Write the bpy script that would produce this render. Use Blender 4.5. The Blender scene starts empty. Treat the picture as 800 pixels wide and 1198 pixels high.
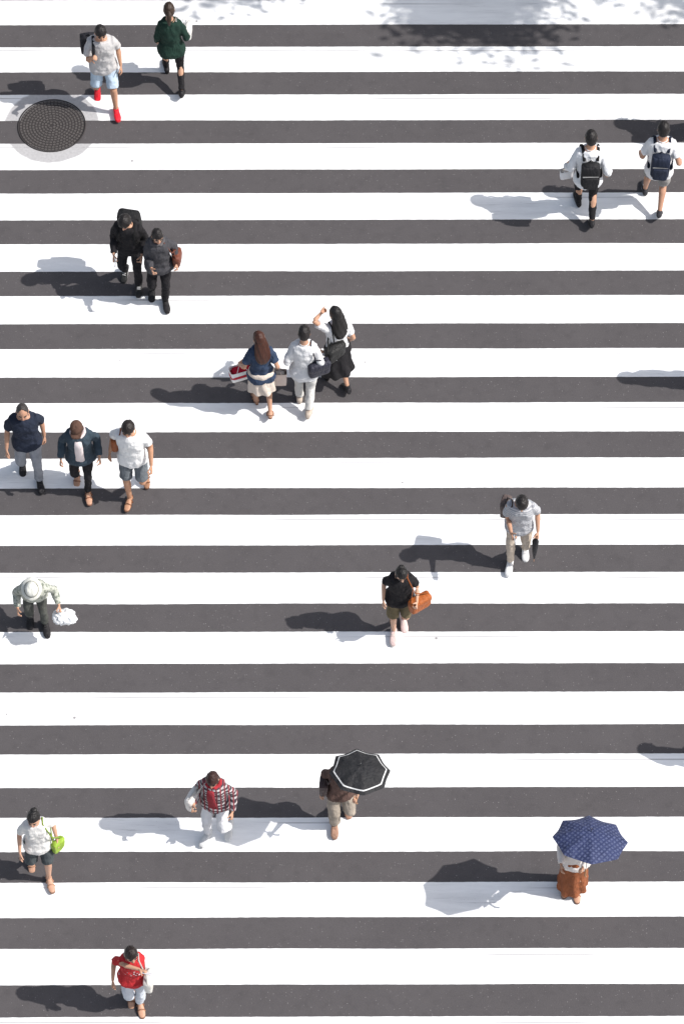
import bpy, bmesh, math, random
from mathutils import Vector, Matrix, noise
random.seed(7)
scene = bpy.context.scene
R = math.radians

# ------------------------------------------------------------------ materials
def nt_new(name):
    m = bpy.data.materials.new(name); m.use_nodes = True
    nt = m.node_tree
    return m, nt, nt.nodes["Principled BSDF"]
def mixc(nt, fac, a, b, blend='MIX'):
    n = nt.nodes.new('ShaderNodeMix'); n.data_type = 'RGBA'; n.blend_type = blend
    for sock, val in ((n.inputs[0], fac), (n.inputs[6], a), (n.inputs[7], b)):
        if isinstance(val, bpy.types.NodeSocket):
            nt.links.new(val, sock)
        else:
            sock.default_value = val if not isinstance(val, tuple) else (*val[:3], 1)
    return n.outputs[2]
def math_(nt, op, a, b=None, c=None, clamp=False):
    n = nt.nodes.new('ShaderNodeMath'); n.operation = op; n.use_clamp = clamp
    for i, val in enumerate((a, b, c)):
        if val is None: continue
        if isinstance(val, bpy.types.NodeSocket): nt.links.new(val, n.inputs[i])
        else: n.inputs[i].default_value = val
    return n.outputs[0]
def noise_(nt, vec, scale, detail=3, rough=.5):
    n = nt.nodes.new('ShaderNodeTexNoise'); n.inputs['Scale'].default_value = scale
    n.inputs['Detail'].default_value = detail; n.inputs['Roughness'].default_value = rough
    nt.links.new(vec, n.inputs['Vector']); return n.outputs['Fac']
def ramp(nt, fac, lo, hi, a=0.0, b=1.0):
    n = nt.nodes.new('ShaderNodeMapRange'); n.clamp = True
    n.inputs[1].default_value = lo; n.inputs[2].default_value = hi
    n.inputs[3].default_value = a; n.inputs[4].default_value = b
    nt.links.new(fac, n.inputs[0]); return n.outputs[0]
def bump(nt, bsdf, h, strength=.3, dist=.01):
    b = nt.nodes.new('ShaderNodeBump'); b.inputs['Strength'].default_value = strength
    b.inputs['Distance'].default_value = dist
    nt.links.new(h, b.inputs['Height']); nt.links.new(b.outputs[0], bsdf.inputs['Normal'])
_mc = {}
def fabric(col, pattern=None, col2=(.8, .8, .8), rough=.9, name='fabric'):
    key = (name, col, pattern, col2, rough)
    if key in _mc: return _mc[key]
    m, nt, b = nt_new(name)
    tc = nt.nodes.new('ShaderNodeTexCoord').outputs['Object']
    sep = nt.nodes.new('ShaderNodeSeparateXYZ'); nt.links.new(tc, sep.inputs[0])
    n1 = noise_(nt, tc, 7, 4, .6)
    light = sum(col)/3 > .3
    lo_, hi_ = (.93, 1.04) if light else (.76, 1.15)
    base = mixc(nt, ramp(nt, n1, .3, .7), tuple(c*lo_ for c in col), tuple(min(.85, c*hi_) for c in col))
    if pattern == 'stripes':
        s = math_(nt, 'SINE', math_(nt, 'MULTIPLY', sep.outputs[2], 200.0))
        base = mixc(nt, ramp(nt, s, .0, .4), base, col2)
    elif pattern == 'plaid':
        s = math_(nt, 'SINE', math_(nt, 'MULTIPLY', sep.outputs[2], 115.0))
        s2 = math_(nt, 'SINE', math_(nt, 'MULTIPLY', math_(nt, 'ADD', sep.outputs[0], math_(nt, 'MULTIPLY', sep.outputs[1], .4)), 115.0))
        base = mixc(nt, ramp(nt, s, .1, .4), base, col2)
        base = mixc(nt, ramp(nt, s2, .3, .6), base, (.22, .05, .06))
    elif pattern == 'print':
        v = nt.nodes.new('ShaderNodeTexVoronoi'); v.inputs['Scale'].default_value = 30
        nt.links.new(tc, v.inputs['Vector'])
        f = ramp(nt, v.outputs['Distance'], .42, .34)
        f = math_(nt, 'MULTIPLY', f, ramp(nt, sep.outputs[1], -.05, -.08))
        f = math_(nt, 'MULTIPLY', f, ramp(nt, math_(nt, 'ABSOLUTE', math_(nt, 'SUBTRACT', sep.outputs[2], 1.12)), .07, .05))
        f = math_(nt, 'MULTIPLY', f, ramp(nt, math_(nt, 'ABSOLUTE', sep.outputs[0]), .10, .08))
        base = mixc(nt, f, base, col2)
    elif pattern == 'check':
        s = math_(nt, 'SINE', math_(nt, 'MULTIPLY', math_(nt, 'ADD', sep.outputs[0], sep.outputs[1]), 95.0))
        s2 = math_(nt, 'SINE', math_(nt, 'MULTIPLY', math_(nt, 'SUBTRACT', sep.outputs[0], sep.outputs[1]), 95.0))
        base = mixc(nt, math_(nt, 'MULTIPLY', ramp(nt, s, -.3, .1), ramp(nt, s2, -.3, .1)), base, col2)
    elif pattern == 'mottle':
        base = mixc(nt, ramp(nt, noise_(nt, tc, 24, 2), .5, .6), base, col2)
    nt.links.new(base, b.inputs['Base Color'])
    b.inputs['Roughness'].default_value = rough
    b.inputs['Specular IOR Level'].default_value = .2
    mp = nt.nodes.new('ShaderNodeMapping'); mp.inputs['Scale'].default_value = (1.6, 1.6, .6); mp.inputs['Rotation'].default_value = (.5, .4, 0); nt.links.new(tc, mp.inputs[0])
    hs = math_(nt, 'ADD', noise_(nt, mp.outputs[0], 12, 3, .55), math_(nt, 'MULTIPLY', noise_(nt, tc, 160, 1), .10))
    bump(nt, b, hs, .55 if light else .8, .03)
    _mc[key] = m; return m
def leather(col, name='leather', rough=.45):
    return fabric(col, None, rough=rough, name=name)
def skin(col):
    key = ('skin', col)
    if key in _mc: return _mc[key]
    m, nt, b = nt_new('skin')
    tc = nt.nodes.new('ShaderNodeTexCoord').outputs['Object']
    c = mixc(nt, noise_(nt, tc, 12, 3), tuple(x*.88 for x in col), (min(1, col[0]*1.1), col[1]*1.02, col[2]*1.0))
    nt.links.new(c, b.inputs['Base Color']); b.inputs['Roughness'].default_value = .55
    b.inputs['Specular IOR Level'].default_value = .35
    _mc[key] = m; return m
def hairm(col):
    key = ('hair', col)
    if key in _mc: return _mc[key]
    m, nt, b = nt_new('hair')
    tc = nt.nodes.new('ShaderNodeTexCoord').outputs['Object']
    mp = nt.nodes.new('ShaderNodeMapping'); mp.inputs['Scale'].default_value = (90, 40, 12)
    nt.links.new(tc, mp.inputs[0])
    f = noise_(nt, mp.outputs[0], 1, 3)
    c = mixc(nt, f, tuple(x*.5 for x in col), tuple(x*1.8 for x in col))
    nt.links.new(c, b.inputs['Base Color']); b.inputs['Roughness'].default_value = .45
    b.inputs['Specular IOR Level'].default_value = .3
    bump(nt, b, f, .8, .01)
    _mc[key] = m; return m
def plain(name, col, rough=.6, metal=0):
    key = (name, col, rough)
    if key in _mc: return _mc[key]
    m, nt, b = nt_new(name)
    tc = nt.nodes.new('ShaderNodeTexCoord').outputs['Object']
    c = mixc(nt, noise_(nt, tc, 20, 3), tuple(x*.85 for x in col), tuple(min(1, x*1.1) for x in col))
    nt.links.new(c, b.inputs['Base Color']); b.inputs['Roughness'].default_value = rough
    b.inputs['Metallic'].default_value = metal
    _mc[key] = m; return m

# ------------------------------------------------------------------ mesh builder
class MB:
    def __init__(s): s.v = []; s.f = []; s.m = []
    def loft(s, rings, mat=0, cap0=True, cap1=True):
        n = len(rings[0]); b = len(s.v)
        for r in rings: s.v.extend([Vector(q) for q in r])
        for i in range(len(rings)-1):
            for j in range(n):
                a = b+i*n+j; c = b+i*n+(j+1) % n
                s.f.append((a, c, c+n, a+n)); s.m.append(mat)
        for cap, i in ((cap0, 0), (cap1, len(rings)-1)):
            if cap:
                ctr = sum((Vector(q) for q in rings[i]), Vector())/n
                s.v.append(ctr); ci = len(s.v)-1
                for j in range(n):
                    a = b+i*n+j; c = b+i*n+(j+1) % n
                    s.f.append((ci, c, a) if i == 0 else (ci, a, c)); s.m.append(mat)
    def limb(s, pts, rad, n=12, mat=0, flat0=False, flat1=False, ratio=1.0, ref=None):
        pts = [Vector(p) for p in pts]; rings = []
        T = []
        for i in range(len(pts)):
            a = pts[max(0, i-1)]; c = pts[min(len(pts)-1, i+1)]
            t = (c-a)
            T.append(t.normalized() if t.length > 1e-7 else Vector((0, 0, 1)))
        if ref is None:
            ref = Vector((1, 0, 0)) if abs(T[0].x) < .8 else Vector((0, 1, 0))
        ref = Vector(ref)
        def ring(c, t, r):
            x = (ref - t*ref.dot(t))
            x = x.normalized() if x.length > 1e-4 else t.orthogonal().normalized()
            y = t.cross(x)
            return [c + x*(r*math.cos(2*math.pi*j/n)) + y*(r*ratio*math.sin(2*math.pi*j/n)) for j in range(n)]
        if not flat0:
            for a in (75, 50, 25):
                rings.append(ring(pts[0]-T[0]*rad[0]*math.sin(R(a)), T[0], rad[0]*math.cos(R(a))))
        for p, t, r in zip(pts, T, rad): rings.append(ring(p, t, r))
        if not flat1:
            for a in (25, 50, 75):
                rings.append(ring(pts[-1]+T[-1]*rad[-1]*math.sin(R(a)), T[-1], rad[-1]*math.cos(R(a))))
        s.loft(rings, mat)
    def ell(s, c, r, M=None, mat=0, nu=16, nv=10):
        rings = []; c = Vector(c)
        for i in range(1, nv):
            a = math.pi*i/nv
            rg = []
            for j in range(nu):
                b = 2*math.pi*j/nu
                d = Vector((r[0]*math.sin(a)*math.cos(b), r[1]*math.sin(a)*math.sin(b), r[2]*math.cos(a)))
                rg.append(c + (M @ d if M else d))
            rings.append(rg)
        s.loft(rings, mat)
    def box(s, c, h, M=None, mat=0, bev=.2):
        c = Vector(c); rings = []
        for z, k in ((-1, .82), (-.93, .95), (-.75, 1), (0, 1.02), (.75, 1), (.93, .95), (1, .82)):
            rg = []
            for j in range(20):
                a = 2*math.pi*j/20; ca, sa = math.cos(a), math.sin(a)
                x = math.copysign(abs(ca)**.4, ca)*h[0]*k; y = math.copysign(abs(sa)**.4, sa)*h[1]*k
                d = Vector((x, y, z*h[2])); rg.append(c+(M @ d if M else d))
            rings.append(rg)
        s.loft(rings, mat)

def tex_clouds(name, size, depth=2):
    t = bpy.data.textures.new(name, 'CLOUDS'); t.noise_scale = size; t.noise_depth = depth; return t
TX_FOLD = tex_clouds('cloth_folds', .10); TX_BAG = tex_clouds('bag_folds', .06); TX_HAIR = tex_clouds('hair_locks', .035)

def link(ob, parent=None):
    scene.collection.objects.link(ob)
    if parent: ob.parent = parent
    return ob
def mk(name, mb, mats, parent=None, M=None, remesh=0, smooth=0, disp=0, tex=None, solid=0, subd=0, mid=.5):
    me = bpy.data.meshes.new(name)
    vs = mb.v
    loc = Vector()
    if M is not None:
        vs = [M @ v for v in vs]
        lo = Vector((min(v.x for v in vs), min(v.y for v in vs), min(v.z for v in vs)))
        hi = Vector((max(v.x for v in vs), max(v.y for v in vs), max(v.z for v in vs)))
        loc = (lo+hi)/2; vs = [v-loc for v in vs]
    me.from_pydata([tuple(v) for v in vs], [], mb.f)
    for m in mats: me.materials.append(m)
    me.polygons.foreach_set('material_index', mb.m)
    me.polygons.foreach_set('use_smooth', [True]*len(mb.f))
    bm = bmesh.new(); bm.from_mesh(me); bmesh.ops.recalc_face_normals(bm, faces=bm.faces); bm.to_mesh(me); bm.free()
    me.update()
    ob = link(bpy.data.objects.new(name, me), parent); ob.location = loc
    if solid:
        md = ob.modifiers.new('s', 'SOLIDIFY'); md.thickness = solid; md.offset = 0
    if remesh:
        md = ob.modifiers.new('r', 'REMESH'); md.mode = 'VOXEL'; md.voxel_size = remesh; md.use_smooth_shade = True
    if smooth:
        md = ob.modifiers.new('sm', 'SMOOTH'); md.factor = .5; md.iterations = smooth
    if subd:
        md = ob.modifiers.new('sd', 'SUBSURF'); md.levels = subd; md.render_levels = subd
    if disp:
        md = ob.modifiers.new('d', 'DISPLACE'); md.texture = tex or TX_FOLD; md.strength = disp; md.mid_level = mid
        md.texture_coords = 'LOCAL'
    return ob

# ------------------------------------------------------------------ people
def ik(a, t, l1, l2, pole):
    a = Vector(a); t = Vector(t); d = t-a; L = d.length
    if L > (l1+l2)*.995:
        d = d.normalized()*(l1+l2)*.995; L = d.length; t = a+d
    if L < abs(l1-l2)*1.05+.05:
        d = d.normalized()*(abs(l1-l2)*1.05+.05); L = d.length; t = a+d
    x = (l1*l1-l2*l2+L*L)/(2*L); h = math.sqrt(max(0, l1*l1-x*x))
    dn = d.normalized(); p = Vector(pole); p = (p-dn*p.dot(dn)).normalized()
    return a+dn*x+p*h, t

TORSO_M = [(-.12, .145, .105), (-.04, .160, .115), (.04, .156, .114), (.13, .142, .106), (.24, .148, .112), (.35, .162, .118), (.44, .166, .112), (.50, .152, .096), (.545, .100, .074), (.575, .060, .062)]
TORSO_F = [(-.12, .150, .108), (-.04, .164, .116), (.04, .150, .108), (.13, .120, .093), (.24, .128, .098), (.35, .140, .110), (.44, .144, .102), (.50, .134, .086), (.545, .088, .068), (.575, .050, .054)]

def person(kind='man', pos=(0, 0), yaw=0, H=1.7, lean=3, hp=12, hy=0, feet=((.09, .2, 0, 0), (-.09, -.2, 0, 30)),
           armL=(.07, .1, -.5), armR=(.07, -.08, -.5), gripL=.3, gripR=.3, top=('tee', (.8, .8, .8)), topkw=None,
           bottom=('pants', (.05, .05, .05)), shoes=('shoe', (.03, .03, .03)), hair='short', haircol=(.012, .010, .010),
           skincol=(.46, .27, .18), extras=(), loose=.012, name=None):
    H *= .988
    k = H/1.7
    # ankle positions: the toe reaches 0.19 m beyond the ankle, so the leading step is a little shorter
    if abs(yaw) < 90: feet = tuple((a, b_-.10 if b_ > 0 else b_, c_, d_) for a, b_, c_, d_ in feet)
    else: feet = tuple((a, b_-.06 if b_ < 0 else b_, c_, d_) for a, b_, c_, d_ in feet)
    fem = kind == 'woman'
    T = TORSO_F if fem else TORSO_M
    root = link(bpy.data.objects.new(name or kind, None)); root.empty_display_size = .3
    root.location = (pos[0], pos[1], .003); root.rotation_euler = (0, 0, R(yaw))
    MW = Matrix.Translation(root.location) @ Matrix.Rotation(R(yaw), 4, 'Z')
    sk = skin(skincol)
    ank = .085; ankles = []; FM = []
    for i, (fx, ff, lift, pitch) in enumerate(feet):
        sx = 1 if i == 0 else -1
        B = Matrix.Translation((fx, -ff, lift)) @ Matrix.Rotation(R(6*sx), 4, 'Z')
        piv = Vector((0, -.13, 0)) if pitch > 0 else Vector((0, .05, 0))
        F = B @ Matrix.Translation(piv) @ Matrix.Rotation(R(pitch), 4, 'X') @ Matrix.Translation(-piv)
        FM.append(F); ankles.append(F @ Vector((0, 0, ank)))
    l1, l2 = .247*H, .233*H
    hj = .090*k
    hz = .525*H
    for i, a in enumerate(ankles):
        sx = 1 if i == 0 else -1
        hh = math.hypot(a.x-hj*sx, a.y)
        hz = min(hz, a.z + math.sqrt(max(.01, ((l1+l2)*.985)**2-hh*hh)))
    P = Vector((0, 0, hz+.02))
    RX = Matrix.Rotation(R(lean), 3, 'X')
    u = RX @ Vector((0, 0, 1)); bk = RX @ Vector((0, 1, 0)); X = Vector((1, 0, 0))
    def sp(t, x=0, b=0): return P + u*(t*k) + X*x*k + bk*b*k
    hips = [P+Vector((hj, 0, -.02)), P+Vector((-hj, 0, -.02))]
    knees = []
    for i in range(2):
        kn, an = ik(hips[i], ankles[i], l1, l2, (.08 if i == 0 else -.08, -1, .1)); knees.append(kn)
    sw = (.143 if fem else .163)*k
    SH = [sp(.480)+X*sw, sp(.480)-X*sw]
    a1, a2 = .170*H, .148*H
    EL, WR, HD = [], [], []
    for i, arm in enumerate((armL, armR)):
        sx = 1 if i == 0 else -1
        if arm[0] == 'abs': tgt = Vector((arm[1], -arm[2], arm[3]))
        else: tgt = SH[i]+Vector((arm[0]*sx*.85, -arm[1], arm[2]))*k
        e, w = ik(SH[i], tgt, a1, a2, (.22*sx, 1, -.35)); EL.append(e); WR.append(w)
        d = (w-e).normalized()
        th = Vector((-.15*sx, -1, 1)); th = (th-d*th.dot(d)).normalized()
        n = d.cross(th).normalized()
        if n.dot(Vector((-sx, .0, -.3))) < 0: n = -n
        HD.append((d, th, n))
    nb = sp(.555)
    HM3 = Matrix.Rotation(R(hy), 3, 'Z') @ Matrix.Rotation(R(lean*.7+hp), 3, 'X')
    hs = (.98 if fem else 1.02)*(.5+.5*k)
    HC = nb + u*.05*k + HM3 @ Vector((0, -.012, .125*hs))
    def hd(x, y, z): return HC + HM3 @ (Vector((x, y, z))*hs)
    b = MB()
    def torso(mb, infl, t0, t1, hem=0, mat=0, cap=True):
        rings = []
        for (t, hw, hd_) in T:
            if t < t0-.001 or t > t1+.001: continue
            ex = infl + (hem if t <= t0+.09 else 0)
            if infl < 0 and t > .5: ex = -.006
            rg = []
            for j in range(28):
                a = 2*math.pi*j/28; ca, sa = math.cos(a), math.sin(a)
                x = math.copysign(abs(ca)**.85, ca)*(hw*k+ex); y = math.copysign(abs(sa)**.85, sa)*(hd_*k+ex)
                rg.append(sp(t)+X*x+bk*y)
            rings.append(rg)
        mb.loft(rings, mat)
    torso(b, -.024, -.12, .6)
    b.limb([sp(.53), nb+u*.03, HC - HM3 @ Vector((0, -.01, .05))], [.056*k, .050*k, .052*k])
    b.ell(HC, (.075*hs, .092*hs, .112*hs), HM3, nu=24, nv=16)
    b.ell(hd(0, -.030, -.055), (.056*hs, .060*hs, .064*hs), HM3)
    b.ell(hd(0, -.072, -.096), (.024*hs, .022*hs, .020*hs), HM3)
    b.limb([hd(0, -.086, .018), hd(0, -.104, -.022)], [.009, .014])
    for sx in (1, -1):
        b.ell(hd(.078*sx, .006, -.008), (.010, .018, .031), HM3, nu=10, nv=8)
    for i in range(2):
        sx = 1 if i == 0 else -1
        S, E, W = SH[i], EL[i], WR[i]
        g = (.86 if fem else .96)*k
        b.limb([S-X*sx*.03, S, S.lerp(E, .35), S.lerp(E, .7), E, E.lerp(W, .25), E.lerp(W, .65), W], [.036*g, .038*g, .037*g, .040*g, .037*g, .039*g, .031*g, .024*g])
        d, th, n = HD[i]; h = .96*k*(.93 if fem else 1)
        curl = (gripL, gripR)[i]
        b.limb([W-d*.01, W+d*.03*h, W+d*.065*h, W+d*.092*h], [.021*h, .032*h, .040*h, .038*h], n=12, ratio=.36, ref=th)
        for q, (off, ln, rr) in enumerate(((.030, .070, .0092), (.010, .079, .0095), (-.010, .073, .0092), (-.029, .057, .0085))):
            p = W+d*.085*h+th*off*h; pts = [p-d*.01]; rad = [rr]; ang = curl*.35; pts.append(p); rad.append(rr)
            dd0 = (d+th*off*1.6).normalized()
            for sgm in (.45, .31, .24):
                ang += curl*(.9 if sgm < .4 else .65)
                dd = dd0*math.cos(ang)+n*math.sin(ang)
                p = p+dd*ln*sgm*h; pts.append(p); rad.append(rr*(1-.12*len(rad)/2))
            b.limb(pts, rad, n=8)
        p0 = W+d*.022*h+th*.020*h
        td = (d*.65+th*.72+n*(.25+.3*curl)).normalized()
        p1 = p0+td*.040*h; td2 = (td+n*.5*curl+d*.35).normalized(); p2 = p1+td2*.032*h; p3 = p2+td2*.024*h
        b.limb([p0, p1, p2, p3], [.015, .0125, .0105, .009], n=8)
    for i in range(2):
        Hp, K, A = hips[i], knees[i], ankles[i]
        g = (.90 if fem else .96)*k
        b.limb([Hp, Hp.lerp(K, .4), Hp.lerp(K, .75), K, K.lerp(A, .28)+Vector((0, .012, 0)), K.lerp(A, .65), A], [.068*g, .064*g, .058*g, .051*g, .053*g, .040*g, .032*g])
        F = FM[i]
        def fp(x, y, z): return F @ Vector((x, y, z))
        rings = []
        for (y, w, h) in ((.062, .014, .03), (.052, .028, .055), (.03, .034, .08), (0, .036, .092), (-.04, .036, .075), (-.085, .042, .055), (-.13, .046, .038), (-.165, .040, .028), (-.19, .022, .018)):
            rings.append([fp(w*math.cos(2*math.pi*j/12), y, .006+h*.5+h*.5*math.sin(2*math.pi*j/12)) for j in range(12)])
        b.loft(rings)
    mk('body', b, [sk], root, remesh=.0078, smooth=2)
    f = MB()
    for sx in (1, -1):
        f.ell(hd(.031*sx, -.078, .002), (.0145, .009, .0075), HM3, mat=0, nu=10, nv=6)
        f.ell(hd(.031*sx, -.084, .001), (.0068, .005, .0066), HM3, mat=1, nu=8, nv=6)
        f.limb([hd(.016*sx, -.089, .022), hd(.032*sx, -.087, .028), hd(.048*sx, -.074, .022)], [.0035, .005, .003], n=6, mat=1)
        f.limb([hd(.018*sx, -.088, .008), hd(.032*sx, -.087, .011), hd(.046*sx, -.075, .004)], [.002, .003, .002], n=6, mat=1)
    f.limb([hd(-.023, -.086, -.062), hd(0, -.094, -.060), hd(.023, -.086, -.062)], [.003, .007, .003], n=8, mat=2)
    mk('face_features', f, [plain('eye_white', (.7, .68, .66), .3), hairm((.012, .01, .01)), plain('lips', (.32, .09, .08), .5)], root)
    hb = MB(); hc = hairm(haircol)
    rings = []; nu, nv = 40, 26
    for i in range(1, nv):
        a = math.pi*i/nv; rg = []
        for j in range(nu):
            c = 2*math.pi*j/nu
            d = Vector((math.sin(a)*math.cos(c), math.sin(a)*math.sin(c), math.cos(a)))
            y = d.y
            if y < -.2: zm = .10+(-.2-y)/.8*.28
            elif y < .3: zm = .10-(y+.2)/.5*.45
            else: zm = -.35-(y-.3)/.7*.3
            if hair in ('bob', 'long'):
                if y > -.55: zm = min(zm, -.75 if y > -.3 else -.3)
            if hair == 'ponytail' or hair == 'bun':
                if y < -.2: zm += .12
            nz = noise.noise(d*4+Vector((pos[0]*3, pos[1], 0)))
            zm += .06*nz
            out = d.z > zm
            if hair == 'bald': out = out and y > -.30-.3*abs(d.x)+.1*nz
            lock = noise.noise(Vector((d.x*9, d.y*9, d.z*3+pos[0])))
            s = 1.13+.045*nz+.06*lock if out else .8
            if hair == 'bald': s = 1.06+.02*nz if out else .8
            if out and hair == 'puffy': s += .07+.05*lock
            rz = .112*(1.03 if d.z > 0 else (1.12 if hair in ('bob', 'long') else 1.0))
            rg.append(hd(d.x*.075*s, d.y*.094*s+.004, d.z*rz*s))
        rings.append(rg)
    hb.loft(rings)
    if hair == 'long':
        rr = []
        for (z, y, hw, hd_) in ((.03, .045, .07, .05), (-.04, .058, .085, .052), (-.12, .070, .098, .05), (-.20, .085, .108, .048), (-.28, .098, .105, .042), (-.35, .105, .085, .034), (-.40, .108, .045, .02)):
            ring = []
            for j in range(36):
                a = 2*math.pi*j/36
                q = 1+.12*math.sin(a*9+z*20)
                ring.append(hd(math.cos(a)*hw*q, y+math.sin(a)*hd_*q, z))
            rr.append(ring)
        hb.loft(rr)
    if hair == 'bob':
        rr = []
        for (z, y, hw, hd_) in ((.0, .03, .07, .06), (-.07, .032, .088, .068), (-.13, .036, .086, .062), (-.155, .04, .06, .04)):
            rr.append([hd(math.cos(2*math.pi*j/24)*hw, y+math.sin(2*math.pi*j/24)*hd_, z) for j in range(24)])
        hb.loft(rr)
    if hair == 'bun':
        hb.ell(hd(0, .075, .085), (.042, .040, .038), HM3)
    if hair == 'ponytail':
        hb.limb([hd(0, .09, .03), hd(0, .135, .0), hd(.01, .145, -.08), hd(.01, .13, -.16), hd(.01, .125, -.20)], [.025, .034, .034, .024, .008], n=14)
    mk('hair', hb, [hc], root, disp=.012 if hair != 'bald' else 0, tex=TX_HAIR)
    tt, tcol = top[0], top[1]; kw = topkw or {}
    tm = fabric(tcol, name='shirt_fabric', **kw)
    s = MB()
    hemext = .02 if loose > .01 else .006
    torso(s, loose, -.12 if top[0] != 'crop' else .04, .56, hem=hemext)
    if fem:
        for sx in (1, -1): s.ell(sp(.335, .062*sx, -.080), (.058*k, .052*k, .060*k))
    for i in range(2):
        sx = 1 if i == 0 else -1
        S, E, W = SH[i], EL[i], WR[i]; g = (.88 if fem else .97)*k
        r0 = .055*g+loose*.5
        if tt in ('tee', 'crop'):
            s.limb([sp(.44, .08*sx), S-X*sx*.02, S.lerp(E, .3), S.lerp(E, .66)], [.072*g, r0+.003, r0, r0+.004], flat1=True)
        elif tt == 'tank':
            s.limb([sp(.45, .08*sx), S-X*sx*.01], [.07*g, r0])
        else:
            s.limb([sp(.44, .08*sx), S-X*sx*.02, S.lerp(E, .4), E, E.lerp(W, .5), E.lerp(W, .93)], [.072*g, r0+.002, r0-.003, .048*g+loose*.45, .042*g+loose*.45, .034*g+loose*.35], flat1=True)
    mk('shirt' if tt != 'jacket' else 'jacket', s, [tm], root, remesh=.0105, smooth=3, disp=.036, mid=.38)
    c = MB(); cr = []
    for j in range(17):
        a = 2*math.pi*j/16
        cr.append(sp(.562)+X*(.064*k*math.cos(a))+bk*(.066*k*math.sin(a)) - u*(.018 if math.sin(a) < 0 else 0)*abs(math.sin(a)))
    c.limb(cr, [.008]*17, n=6); mk('collar', c, [tm], root)
    if tt == 'jacket' and len(top) > 2:
        q = MB(); rr = []
        for t, w in ((-.05, .07), (.1, .055), (.25, .055), (.4, .055), (.5, .045)):
            dd = (.118 if not fem else .112)*k+loose+.012 + (.02 if fem and .2 < t < .45 else 0)
            rr.append([sp(t)+X*(w*math.cos(2*math.pi*j/12))-bk*(dd-.02+.02*abs(math.sin(2*math.pi*j/12))*(1 if j < 6 else -1)) for j in range(12)])
        q.loft(rr); mk('inner_shirt', q, [fabric(top[2], name='shirt_fabric')], root, disp=.01)
    bt, bcol = bottom[0], bottom[1]; bm_ = fabric(bcol, name='trouser_fabric'); q = MB()
    lk = {'pants': 0, 'slim': -.010, 'wide': .016, 'shorts': .006}.get(bt, 0)
    if bt in ('pants', 'slim', 'wide', 'shorts'):
        torso(q, .004, -.12, .13)
        q.ell(P+Vector((0, 0, -.10)), (.13*k, .11*k, .07*k))
        for i in range(2):
            Hp, K, A = hips[i], knees[i], ankles[i]; g = k*.97
            if bt == 'shorts':
                q.limb([Hp+Vector((0, 0, .03)), Hp.lerp(K, .4), Hp.lerp(K, .88)], [.092*g, .088*g, .082*g], flat1=True)
            else:
                q.limb([Hp+Vector((0, 0, .03)), Hp.lerp(K, .4), K, K.lerp(A, .3), K.lerp(A, .93)], [.090*g, .083*g+lk*.5, .065*g+lk, .063*g+lk, (.052 if bt != 'slim' else .056)*g+lk*1.2], flat1=True)
        mk('shorts' if bt == 'shorts' else 'trousers', q, [bm_], root, remesh=.0105, smooth=2, disp=.032, mid=.40)
    else:
        ln = {'skirt': .48, 'mini': .36, 'longskirt': .84}[bt]; hemr = {'skirt': .23, 'mini': .19, 'longskirt': .20}[bt]
        rr = []; zt = hz+.11*k
        mid = (ankles[0]+ankles[1])/2
        for i in range(12):
            f_ = i/11; z = zt-(ln+.08)*f_*k
            rg = []
            for j in range(56):
                a = 2*math.pi*j/56
                wv = 1+.10*f_*math.sin(a*8+1.3*math.sin(f_*4))+.05*f_*math.sin(a*3+1)
                hw = (.145+(hemr-.145)*f_**.8)*k*wv; hd_ = (.115+(hemr*.9-.115)*f_**.8)*k*wv
                if f_ < .25: hw += .03*math.sin(f_/.25*math.pi); hd_ += .02*math.sin(f_/.25*math.pi)
                rg.append(Vector((math.cos(a)*hw+mid.x*f_*.6, math.sin(a)*hd_+mid.y*f_*.6, z)))
            rr.append(rg)
        q.loft(rr, cap0=True, cap1=False)
        mk('skirt', q, [bm_], root, solid=.006, subd=1, disp=.03)
    for i in range(2):
        F = FM[i]; q = MB(); st, sc = shoes[0], shoes[1]
        def fp(x, y, z): return F @ Vector((x, y, z))
        if st == 'shoe':
            rings = []
            for (y, w, h) in ((.075, .016, .05), (.066, .033, .075), (.035, .041, .085), (0, .042, .088), (-.04, .042, .080), (-.085, .047, .064), (-.13, .050, .052), (-.17, .045, .042), (-.20, .026, .03)):
                rg = []
                for j in range(14):
                    a = 2*math.pi*j/14; z = math.sin(a)
                    rg.append(fp(w*math.copysign(abs(math.cos(a))**.7, math.cos(a)), y, .012+h*.5+h*.5*z))
                rings.append(rg)
            q.loft(rings)
            q.limb([fp(0, .005, .06), fp(0, .005, .105)], [.041, .040], n=12, flat1=True)
            q.limb([fp(-.02, -.06, .083), fp(.02, -.06, .083)], [.005, .005], n=6, mat=1)
            q.limb([fp(-.02, -.085, .076), fp(.02, -.085, .076)], [.005, .005], n=6, mat=1)
        rings = []
        for z in (0, .004, .016, .02):
            kk = .96 if z in (0, .02) else 1
            rg = []
            for j in range(20):
                a = 2*math.pi*j/20; y = -.065+.140*math.sin(a)
                w = (.040+.012*(-math.sin(a)) * (1 if abs(math.sin(a)) < .9 else .6))*math.copysign(abs(math.cos(a))**.6, math.cos(a))
                rg.append(fp(w*kk, y*kk, z))
            rings.append(rg)
        q.loft(rings, mat=1)
        if st == 'sandal':
            for yy, hh in ((-.10, .060), (-.03, .082)):
                q.limb([fp(.045, yy, .015), fp(.034, yy, hh*.75), fp(0, yy, hh+.003), fp(-.034, yy, hh*.75), fp(-.045, yy, .015)], [.008]*5, n=8)
            q.limb([fp(.036, .02, .04), fp(.02, .066, .055), fp(-.02, .066, .055), fp(-.036, .02, .04)], [.006]*4, n=8)
        so = shoes[2] if len(shoes) > 2 else tuple(min(.7, x*.6+.01) for x in sc)
        mk('shoe_left' if i == 0 else 'shoe_right', q, [leather(sc, 'shoe_leather', .5), plain('shoe_sole', so, .7)], root)
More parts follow.
